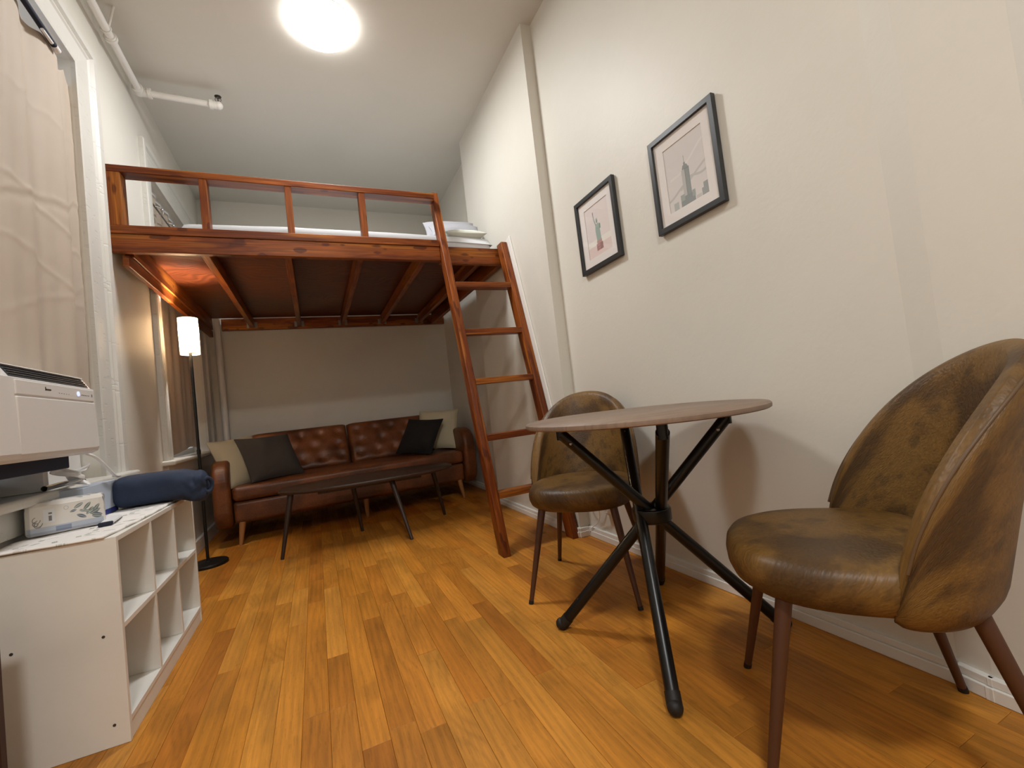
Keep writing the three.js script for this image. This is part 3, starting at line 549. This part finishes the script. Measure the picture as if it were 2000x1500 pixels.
// rolled navy bundle
{
  const t = thing('navy_bundle', 'rolled navy blue fabric bundle overhanging the front edge of the shelf', 'fabric', [-0.74, TY, -2.36]);
  const f = (u, v) => {
    const a = v * Math.PI * 2, x = lerp(-0.03, 0.285, u), sq = 1 / Math.pow(Math.pow(Math.abs(Math.cos(a)), 3.2) + Math.pow(Math.abs(Math.sin(a)), 3.2), 1 / 3.2);
    const end = smooth(0.6, 1, u), r0 = 1 + 0.05 * Math.sin(a * 3 + u * 5) * end + 0.5 * (fbm(u, v, 7, 8, 3) - 0.5) * (0.12 + end);
    const cap = Math.pow(clamp(1 - Math.pow(Math.abs(2 * u - 1), 18)), 0.5), hz = 0.095 * sq * r0 * cap, hy = 0.063 * sq * r0 * cap;
    const droop = -0.035 * smooth(0.55, 1, u);
    return V(x, 0.066 + hy * Math.sin(a) + droop * 0.8, hz * Math.cos(a) - u * 0.02 + 0.06 * u * 0);
  };
  const nu = 70, nv = 56, pos = [], uv = [], idx = [];
  for (let j = 0; j <= nv; j++) for (let i = 0; i <= nu; i++) { const p = f(i / nu, j / nv); pos.push(p.x, p.y, p.z); uv.push(i / nu * 1.2, j / nv); }
  for (let j = 0; j < nv; j++) for (let i = 0; i < nu; i++) { const A = j * (nu + 1) + i, B = A + 1, C = A + nu + 2, D = A + nu + 1; idx.push(A, C, B, A, D, C); }
  let g = new THREE.BufferGeometry(); g.setAttribute('position', new THREE.Float32BufferAttribute(pos, 3)); g.setAttribute('uv', new THREE.Float32BufferAttribute(uv, 2)); g.setIndex(idx); g.computeVertexNormals();
  mesh('bundle', g, M.navy, t);
  mesh('loop', new THREE.TorusGeometry(0.03, 0.009, 10, 26).scale(0.8, 1, 1).rotateY(0.9).translate(0.283, 0.045, 0.02), M.navy, t, 'gathered drawstring end');
}
// brown board at the very edge
solo('wooden_board', box2(-0.885, -0.742, 0, 0.52, -1.53, -1.505, 0.003, 1), std({ color: 0x6b4630, map: rep(walnut, 2, 2), roughness: 0.6 }), 'upright brown wooden board standing before the cubby shelf end', 'board');

// ---------------------------------------------------------------- floor lamp
{
  const t = thing('floor_lamp', 'slim black floor lamp with glowing cylinder shade beside the window', 'floor lamp', [-0.742, 0, -3.64]);
  mesh('base', lathe([[0, 0], [0.115, 0], [0.118, 0.004], [0.118, 0.016], [0.112, 0.021], [0.02, 0.024], [0.014, 0.034], [0, 0.034]], 48), M.lampBlack, t);
  mesh('pole', merge(rod(V(0, 0.02, 0), V(0, 1.50, 0), 0.0095), rod(V(0, 0.75, 0), V(0, 0.78, 0), 0.012)), M.lampBlack, t);
  const sh = mesh('lamp_shade', (() => { const g = new THREE.CylinderGeometry(0.058, 0.058, 0.25, 48, 4, true); g.translate(0, 1.562, 0); return g; })(), phys({ color: new THREE.Color().setRGB(0.9, 0.7, 0.46), roughness: 1, transmission: 0.45, thickness: 0, side: THREE.DoubleSide }), t, 'glowing cream fabric shade');
  mesh('shade_ring', merge(new THREE.TorusGeometry(0.058, 0.002, 8, 48).rotateX(Math.PI / 2).translate(0, 1.437, 0), new THREE.TorusGeometry(0.058, 0.002, 8, 48).rotateX(Math.PI / 2).translate(0, 1.687, 0)), M.whitePlastic, sh);
  mesh('shade_spider', merge(rod(V(-0.058, 1.47, 0), V(0.058, 1.47, 0), 0.002), rod(V(0, 1.47, -0.058), V(0, 1.47, 0.058), 0.002)), M.lampBlack, sh);
  mesh('socket', rod(V(0, 1.49, 0), V(0, 1.535, 0), 0.016), M.lampBlack, t);
  mesh('bulb', lathe([[0, 0.075], [0.012, 0.073], [0.024, 0.062], [0.029, 0.045], [0.025, 0.025], [0.014, 0.005], [0.012, 0], [0, 0]].reverse(), 24).translate(0, 1.535, 0), std({ color: 0xffffff, emissive: new THREE.Color(1, 0.95, 0.88), emissiveIntensity: 5 }), t);
  const p = new THREE.PointLight(new THREE.Color(1, 0.93, 0.84), 4.0, 0, 2); p.position.set(0, 1.578, 0); p.castShadow = true; p.shadow.radius = 1.3; p.name = 'lamp_bulb_source'; t.add(p);
}

// ---------------------------------------------------------------- sofa
{
  const t = thing('sofa', 'brown leather sofa bed with tufted split back and light wooden legs', 'sofa', [0.295, 0, -4.5], 0.045);
  const hw = 0.955;            // half width between the arms
  // base (front rail) and seat
  mesh('sofa_base', slab(2 * hw, 0.17, 0.80, 0.03, 0).translate(0, 0.245, 0.0), M.sofa, t);
  mesh('seat_cushion', slab(2 * hw - 0.006, 0.115, 0.66, 0.035, 0.012).translate(0, 0.392, 0.10), M.sofa, t);
  // tufted back halves
  const tilt = 0.52;
  for (const s of [-1, 1]) {
    const w = 0.845, h = 0.46, btn = [];
    for (let r = 0; r < 3; r++) { const n = r % 2 ? 4 : 5; for (let i = 0; i < n; i++) btn.push([(i + 0.5) / n * w - w / 2, 0.10 + r * 0.125]); }
    const f = (u, v) => {
      const x = lerp(-w / 2, w / 2, u), y = lerp(0, h, v); let d = 0;
      const e = Math.pow(clamp(1 - Math.pow(Math.abs(2 * u - 1), 14)), 0.5) * Math.pow(clamp(1 - Math.pow(Math.abs(2 * v - 1), 10)), 0.5);
      for (const [bx, by] of btn) { const q = ((x - bx) ** 2 + (y - by) ** 2) / (0.046 ** 2); d += Math.exp(-q) * 0.02; }
      return [x, y, 0.075 * e - d];
    };
    const nu = 74, nv = 46, pos = [], uv = [], idx = [], N = (nu + 1) * (nv + 1);
    for (let k = 0; k < 2; k++) for (let j = 0; j <= nv; j++) for (let i = 0; i <= nu; i++) { const [x, y, z] = f(i / nu, j / nv); pos.push(x, y, k ? -0.045 : z); uv.push(x, y); }
    for (let j = 0; j < nv; j++) for (let i = 0; i < nu; i++) { const A = j * (nu + 1) + i, B = A + 1, C = A + nu + 2, D = A + nu + 1; idx.push(A, B, C, A, C, D, A + N, C + N, B + N, A + N, D + N, C + N); }
    const at = (i, j) => j * (nu + 1) + i, side = (a, b) => idx.push(a, a + N, b + N, a, b + N, b);
    for (let i = 0; i < nu; i++) { side(at(i, 0), at(i + 1, 0)); side(at(i + 1, nv), at(i, nv)); } for (let j = 0; j < nv; j++) { side(at(0, j + 1), at(0, j)); side(at(nu, j), at(nu, j + 1)); }
    let g = new THREE.BufferGeometry(); g.setAttribute('position', new THREE.Float32BufferAttribute(pos, 3)); g.setAttribute('uv', new THREE.Float32BufferAttribute(uv, 2)); g.setIndex(idx); g.computeVertexNormals();
    const mtx = new THREE.Matrix4().makeRotationX(-tilt).setPosition(s * (w / 2 + 0.004), 0.42, -0.16);
    g.applyMatrix4(mtx);
    const b = mesh(s < 0 ? 'back_cushion' : 'back_cushion_001', g, M.sofa, t);
    btn.forEach(([bx, by], i) => mesh(i ? `tuft_button_${String(i).padStart(3, '0')}` : 'tuft_button', new THREE.SphereGeometry(0.011, 12, 8).scale(1, 1, 0.5).translate(bx, by, 0.05).applyMatrix4(mtx), M.button, b));
  }
  // arms: rounded upright panels
  for (const s of [-1, 1]) {
    const sh = new THREE.Shape(); const d = 0.42, top = 0.63, r = 0.075;
    sh.moveTo(-d + 0.06, 0.17); sh.lineTo(d - 0.08, 0.17); sh.quadraticCurveTo(d - 0.01, 0.18, d, 0.27); sh.lineTo(d + 0.005, top - 0.13); sh.quadraticCurveTo(d - 0.005, top - 0.01, d - 0.14, top); sh.lineTo(-d + 0.2, top - 0.01); sh.quadraticCurveTo(-d + 0.02, top - 0.02, -d, top - 0.16); sh.lineTo(-d, 0.25); sh.quadraticCurveTo(-d, 0.17, -d + 0.06, 0.17);
    const g = new THREE.ExtrudeGeometry(sh, { depth: 0.05, bevelEnabled: true, bevelSize: 0.035, bevelThickness: 0.035, bevelSegments: 6, curveSegments: 12 });
    g.translate(0, 0, -0.025); g.rotateY(-Math.PI / 2); g.translate(s * (hw + 0.062), 0, 0.0);
    mesh(s < 0 ? 'arm' : 'arm_001', uvBox(mergeVertices(strip(g).deleteAttribute('uv') && g), 2).clone(), M.sofa, t);
  }
  const legs = [[-0.90, 0.38, -0.02, 0.03], [0.90, 0.38, 0.02, 0.03], [0.03, 0.36, 0, 0.02], [-0.86, -0.30, -0.03, -0.03], [0.86, -0.30, 0.03, -0.03]];
  legs.forEach(([x, z, dx, dz], i) => mesh(i ? `leg_00${i}` : 'leg', rod(V(x + dx, 0, z + dz), V(x, 0.17, z), 0.013, 0.024, 18), M.sofaLeg, t));
}
pillow('throw_pillow', 0.42, 0.42, 0.13, M.cream, 'cream throw pillow leaning on the sofa arm beside the window', [-0.595, 0.63, -4.28], [-0.4, 0.85, 0.04], 2);
pillow('throw_pillow', 0.46, 0.42, 0.14, M.charcoal, 'charcoal grey throw pillow leaning against the sofa back', [-0.375, 0.63, -4.31], [-0.55, 0.62, -0.02], 4);
pillow('throw_pillow', 0.40, 0.40, 0.12, M.black, 'black throw pillow slumped sideways on the sofa', [0.915, 0.63, -4.36], [-0.66, -0.72, -0.1], 6);
pillow('throw_pillow', 0.42, 0.42, 0.13, M.cream, 'cream throw pillow leaning behind the black pillow', [1.14, 0.665, -4.50], [-0.35, -0.5, -0.05], 9);

// ---------------------------------------------------------------- coffee table
{
  const t = thing('coffee_table', 'low dark brown coffee table with pointed oval top and tapered legs', 'coffee table', [0.335, 0, -3.50]);
  const a = 0.62, b = 0.265, th = -0.06;
  const rho = (q) => 1 / Math.pow(Math.pow(Math.abs(Math.cos(q)) / a, 2.4) + Math.pow(Math.abs(Math.sin(q)) / b, 2.4), 1 / 2.4);
  const g = radial(rho, [[0.001, 0.403], [0.94, 0.403], [0.985, 0.407], [1, 0.417], [0.995, 0.426], [0.985, 0.43], [0.001, 0.43]], 72, 1); g.rotateY(th);
  mesh('table_top', toCreasedNormals(g, 0.6), M.coffee, t);
  mesh('apron', box(0.72, 0.03, 0.22, 0, 0.388, 0, 0.004).rotateY(th), M.coffeeLeg, t);
  const feet = [[-0.28, -3.36], [0.255, -3.67], [0.53, -3.13], [0.90, -3.63]], tops = [[-0.20, -3.42], [0.21, -3.64], [0.46, -3.33], [0.82, -3.57]];
  feet.forEach(([x, z], i) => mesh(i ? `leg_00${i}` : 'leg', rod(V(x - 0.335, 0, z + 3.5), V(tops[i][0] - 0.335, 0.405, tops[i][1] + 3.5), 0.011, 0.02, 18), M.coffeeLeg, t));
}

// ---------------------------------------------------------------- bistro table
{
  const c = V(1.025, 0, -1.225), R = 0.4, H = 0.775;
  const t = thing('bistro_table', 'round brown table with four crossed black tube legs', 'table', [c.x, 0, c.z]);
  const g = lathe([[0, H - 0.018], [R - 0.006, H - 0.018], [R - 0.001, H - 0.015], [R, H - 0.009], [R - 0.001, H - 0.003], [R - 0.005, H], [0, H]], 96); const uv = g.attributes.uv, p = g.attributes.position; for (let i = 0; i < p.count; i++) uv.setXY(i, p.getX(i), p.getZ(i));
  mesh('table_top', toCreasedNormals(g, 0.7), M.tableTop, t);
  const hub = V(1.035, 0.42, -1.24);
  const tubes = [[[1.372, -1.045], [0.78, -1.36]], [[0.785, -0.945], [1.13, -1.455]], [[1.302, -1.562], [0.878, -0.964]], [[0.765, -1.495], [1.238, -1.055]]];
  const off = [[-0.012, 0.026], [0.03, 0.012], [-0.02, -0.03], [0.014, -0.034]];
  tubes.forEach(([f, tp], i) => {
    const ht = 0.728;
    const A = V(f[0], 0.012, f[1]), B = V(tp[0], ht, tp[1]);
    const a = A.sub(c), b = B.sub(c);
    const l = mesh(i ? `leg_00${i}` : 'leg', rod(a, b, 0.0195, 0.0195, 24), M.blackMetal, t);
    mesh('foot_cap', merge(new THREE.SphereGeometry(0.021, 18, 12).translate(a.x, 0.0205, a.z), rod(a.clone().lerp(b, 0.012), a.clone().lerp(b, 0.045), 0.021)), M.footCap, l);
    mesh('bracket', merge(box(0.09, 0.004, 0.05, b.x, H - 0.0205, b.z, 0.001), rod(V(b.x, ht - 0.02, b.z), V(b.x, H - 0.02, b.z), 0.016)), M.blackMetal, l);
    mesh('screw', new THREE.SphereGeometry(0.006, 12, 8).translate(...b.clone().lerp(a, 0.05).add(V(-0.012, 0, 0.014)).toArray()), M.bolt, l, 'bright metal screw');
  });
  const h = hub.clone().sub(c);
  mesh('hub', merge(lathe([[0.02, -0.024], [0.061, -0.024], [0.066, -0.018], [0.066, 0.018], [0.061, 0.024], [0.02, 0.024]], 36).translate(h.x, h.y, h.z)), M.blackMetal, t);
}

// ---------------------------------------------------------------- dining chairs
function makeChair(label) {
  const t = thing('dining_chair', label, 'chair', [0, 0, 0], 0, 'leather dining chairs at the round table');
  const rho = (q) => { const s = Math.sin(q), d = s > 0 ? 0.262 : 0.205; return 1 / Math.pow(Math.pow(Math.abs(Math.cos(q)) / 0.24, 2.5) + Math.pow(Math.abs(s) / d, 2.5), 1 / 2.5); };
  const prof = [[0.001, 0.375], [0.80, 0.375], [0.90, 0.379], [0.965, 0.392], [0.995, 0.412], [1.0, 0.43], [0.985, 0.45], [0.945, 0.464], [0.87, 0.4715], [0.75, 0.475], [0.5, 0.478], [0.25, 0.479], [0.001, 0.48]];
  mesh('seat', radial(rho, prof, 72, 1), M.leather, t);
  // wrap-around back shell
  const pm = 1.47, y0 = 0.345, yT = 0.872;
  const ytop = (u) => { const a = Math.abs(u); return y0 + 0.07 + (yT - y0 - 0.07) * Math.pow(clamp(1 - Math.pow(a, 2.15)), 1 / 1.75); };
  const base = (u, v) => {
    const ph = u * pm, y = lerp(y0 + 0.03 * Math.pow(Math.abs(u), 3), ytop(u), v), k = (y - 0.40), inn = smooth(0.42, 0.34, y) * 0.03;
    const rx = 0.252 - inn + 0.01 * k, rz = 0.232 - inn;
    return V(rx * Math.sin(ph) * (1 - 0.05 * Math.abs(u)), y, -rz * Math.cos(ph) - Math.max(0, k) * 0.24 * (0.35 + 0.65 * Math.cos(ph * 0.8)) + 0.02);
  };
  const nu = 84, nv = 40, mk = (off) => (u, v) => { const U = 2 * u - 1; return base(U, v); };
  const edge = (u, v) => { const U = 2 * u - 1; return 0.046 * Math.pow(clamp(1 - Math.pow(Math.abs(U), 22)), 0.5) * Math.pow(clamp(1 - Math.pow(Math.abs(2 * v - 1), 12)), 0.5) + 0.004; };
  const sh = sheet((u, v) => base(2 * u - 1, v), nu, nv, edge, 1.0, 0.6);
  const b = mesh('backrest', sh, M.leather, t);
  // seam piping along the outer rim
  const pts = []; for (let i = 0; i <= 80; i++) { const u = lerp(-0.985, 0.985, i / 80), q = base(u, 0.975), c0 = V(0, q.y, 0.02 - Math.max(0, q.y - 0.4) * 0.2); const n = q.clone().sub(c0).setY(0).normalize(); q.addScaledVector(n, 0.0165); pts.push(q); }
  mesh('piping', tube(pts, 0.0032, 160, 8), M.piping, b);
  let k = 0;
  for (const sz of [1, -1]) for (const sx of [-1, 1]) {
    const top = V(sx * 0.155, 0.38, sz * (sz > 0 ? 0.165 : 0.145)), ft = V(sx * 0.226, 0.0, sz > 0 ? 0.245 : -0.245);
    const l = mesh(k ? `leg_00${k}` : 'leg', rod(ft.clone().lerp(top, 0.03), top, 0.0095, 0.0165, 20), M.chairLeg, t); k++;
    mesh('foot_cap', rod(ft, ft.clone().lerp(top, 0.035), 0.0105, 0.0105, 16), M.footCap, l);
  }
  mesh('seat_plate', box(0.30, 0.012, 0.28, 0, 0.371, 0, 0.004), M.footCap, t);
  return t;
}
const chair = makeChair('brown distressed leather shell chair on the far side of the round table beside the ladder');
chair.position.set(1.095, 0, -1.765); chair.rotation.y = Math.atan2(-0.70, 0.71);
const chair2 = chair.clone(); chair2.name = numbered('dining_chair'); chair2.userData = { ...chair.userData, label: 'brown distressed leather shell chair with its back turned, in front of the round table' }; scene.add(chair2);
chair2.position.set(1.10, 0, -0.645); chair2.rotation.y = Math.atan2(-0.68, -0.73);

// ---------------------------------------------------------------- pictures on the right wall
function picture(zc, yc, tilt, label, draw) {
  const w = 0.345, h = 0.41, fw = 0.02, d = 0.022;
  const t = thing('framed_picture', label, 'picture', [1.47, yc, zc], -Math.PI / 2, 'framed prints on the long wall'); t.rotation.order = 'YXZ'; t.rotation.z = tilt;
  const s = new THREE.Shape([[-w / 2, -h / 2], [w / 2, -h / 2], [w / 2, h / 2], [-w / 2, h / 2]].map((p) => new THREE.Vector2(...p)));
  s.holes.push(new THREE.Path([[-w / 2 + fw, -h / 2 + fw], [-w / 2 + fw, h / 2 - fw], [w / 2 - fw, h / 2 - fw], [w / 2 - fw, -h / 2 + fw]].map((p) => new THREE.Vector2(...p))));
  mesh('frame', new THREE.ExtrudeGeometry(s, { depth: d - 0.003, bevelEnabled: true, bevelSize: 0.0015, bevelThickness: 0.0015, bevelSegments: 2 }).translate(0, 0, 0.004), M.frame, t);
  mesh('backing', box(w - 0.02, h - 0.02, 0.006, 0, 0, 0.005, 0), M.mat, t);
  const iw = w - 2 * fw, ih = h - 2 * fw, pw = 0.205, ph = 0.275;
  const ms = new THREE.Shape([[-iw / 2, -ih / 2], [iw / 2, -ih / 2], [iw / 2, ih / 2], [-iw / 2, ih / 2]].map((p) => new THREE.Vector2(...p)));
  ms.holes.push(new THREE.Path([[-pw / 2, -ph / 2], [-pw / 2, ph / 2], [pw / 2, ph / 2], [pw / 2, -ph / 2]].map((p) => new THREE.Vector2(...p))));
  mesh('mat_board', new THREE.ExtrudeGeometry(ms, { depth: 0.0025, bevelEnabled: false }).translate(0, 0, 0.010), M.mat, t);
  const cv = document.createElement('canvas'); cv.width = 480; cv.height = 640; draw(cv.getContext('2d'));
  const ct = new THREE.CanvasTexture(cv); ct.colorSpace = THREE.SRGBColorSpace; ct.magFilter = THREE.LinearFilter;
  mesh('print', new THREE.PlaneGeometry(pw + 0.004, ph + 0.004).translate(0, 0, 0.0095), std({ map: ct, roughness: 0.85 }), t);
  mesh('glass', new THREE.PlaneGeometry(iw, ih).translate(0, 0, 0.016), M.glass, t);
}
picture(-1.283, 1.718, 0.004, 'black framed print of a tall grey skyscraper on the wall', (c) => {
  c.fillStyle = '#d5cecb'; c.fillRect(0, 0, 480, 640);
  c.lineWidth = 22; c.lineCap = 'round'; for (const [x, y, X, Y, k] of [[170, 470, 480, 330, '#c2bdb9'], [240, 260, 480, 120, '#dcd6d2'], [60, 330, 220, 300, '#ddd6d3'], [260, 400, 480, 410, '#bfbbb7'], [20, 520, 200, 440, '#bcb8b4']]) { c.strokeStyle = k; c.beginPath(); c.moveTo(x, y); c.bezierCurveTo(x + 80, y - 20, X - 100, Y + 40, X, Y); c.stroke(); }
  c.fillStyle = '#8f9492'; c.fillRect(236, 170, 5, 75); c.fillRect(228, 235, 22, 26);
  c.beginPath(); c.moveTo(206, 285); c.lineTo(218, 258); c.lineTo(262, 258); c.lineTo(276, 285); c.lineTo(276, 300); c.lineTo(206, 300); c.fill();
  c.fillStyle = '#b9b6b3'; c.fillRect(194, 298, 40, 270); c.fillStyle = '#868c8c'; c.fillRect(232, 290, 54, 290);
  c.fillStyle = '#a5a8a7'; for (let y = 310; y < 560; y += 12) c.fillRect(240, y, 38, 4);
  c.fillStyle = '#8a908f'; c.fillRect(150, 545, 170, 95); c.fillStyle = '#9ea2a0'; c.fillRect(150, 520, 50, 60); c.fillRect(290, 530, 36, 60);
  c.fillStyle = '#9a9d9b'; c.fillRect(420, 520, 60, 120); c.fillRect(398, 565, 40, 75); c.fillStyle = '#adb0ac'; c.fillRect(60, 560, 60, 80); c.fillStyle = '#c4beba'; c.fillRect(330, 600, 60, 40);
});
picture(-1.893, 1.727, 0.012, 'black framed print of a green robed statue with raised arm', (c) => {
  c.fillStyle = '#ddd2cf'; c.fillRect(0, 0, 480, 640); c.fillStyle = '#e4dfd6'; c.fillRect(0, 430, 480, 70); c.fillStyle = '#dcc9c4'; c.fillRect(0, 500, 480, 140);
  c.fillStyle = '#9fb0a8'; c.beginPath(); c.moveTo(196, 250); c.lineTo(262, 244); c.lineTo(278, 330); c.lineTo(286, 455); c.lineTo(196, 455); c.lineTo(186, 330); c.fill();
  c.strokeStyle = '#93a59d'; c.lineWidth = 17; c.beginPath(); c.moveTo(204, 262); c.lineTo(178, 180); c.lineTo(170, 118); c.stroke();
  c.fillStyle = '#8a7f98'; c.fillRect(161, 84, 17, 34);
  c.fillStyle = '#86988f'; c.beginPath(); c.ellipse(231, 218, 17, 23, 0, 0, 6.3); c.fill(); for (let i = -2; i <= 2; i++) { c.save(); c.translate(231, 205); c.rotate(i * 0.45); c.fillRect(-2, -28, 4, 24); c.restore(); }
  c.fillStyle = '#7f9188'; c.fillRect(268, 262, 26, 62); c.strokeStyle = '#82948b'; c.lineWidth = 4; for (const x of [208, 226, 244, 262]) { c.beginPath(); c.moveTo(x, 290); c.lineTo(x + 4, 450); c.stroke(); }
  c.fillStyle = '#a87a76'; c.fillRect(176, 492, 128, 84); c.fillStyle = '#8f6460'; c.fillRect(176, 526, 128, 10); c.fillRect(250, 500, 54, 76); c.fillStyle = '#b98f8a'; c.fillRect(190, 455, 100, 38);
});
// wall outlet with a hanging white cord
{
  const t = thing('wall_outlet', 'white wall outlet low on the wall behind the chair', 'outlet', [1.47, 0.225, -2.12]);
  mesh('cover_plate', box(0.006, 0.115, 0.072, -0.003, 0, 0, 0.002), M.whitePlastic, t);
  for (const [i, y] of [0.025, -0.025].entries()) mesh(i ? 'socket_001' : 'socket', box(0.004, 0.03, 0.034, -0.0065, y, 0, 0.0015), M.whitePaint, t);
}
{
  const t = thing('plug_cord', 'white plug and cord hanging from the wall outlet to the baseboard', 'cord', [1.47, 0.2, -2.12]);
  mesh('plug', box(0.03, 0.026, 0.03, -0.024, 0.0, 0, 0.005), M.whitePlastic, t);
  mesh('cord', tube([V(-0.036, 0.0, 0), V(-0.045, -0.01, -0.03), V(-0.03, -0.05, -0.055), V(-0.02, -0.10, -0.10), V(-0.02, -0.145, -0.17), V(-0.03, -0.17, -0.2)], 0.003, 40, 8), M.whitePlastic, t);
}
solo('black_cable', tube([V(1.445, 0.22, -2.16), V(1.435, 0.195, -2.19), V(1.43, 0.185, -2.23), V(1.44, 0.20, -2.28), V(1.455, 0.225, -2.33)], 0.003, 30, 8), M.footCap, 'thin black cable looping beside the outlet', 'cable');

renderer.render(scene, camera);
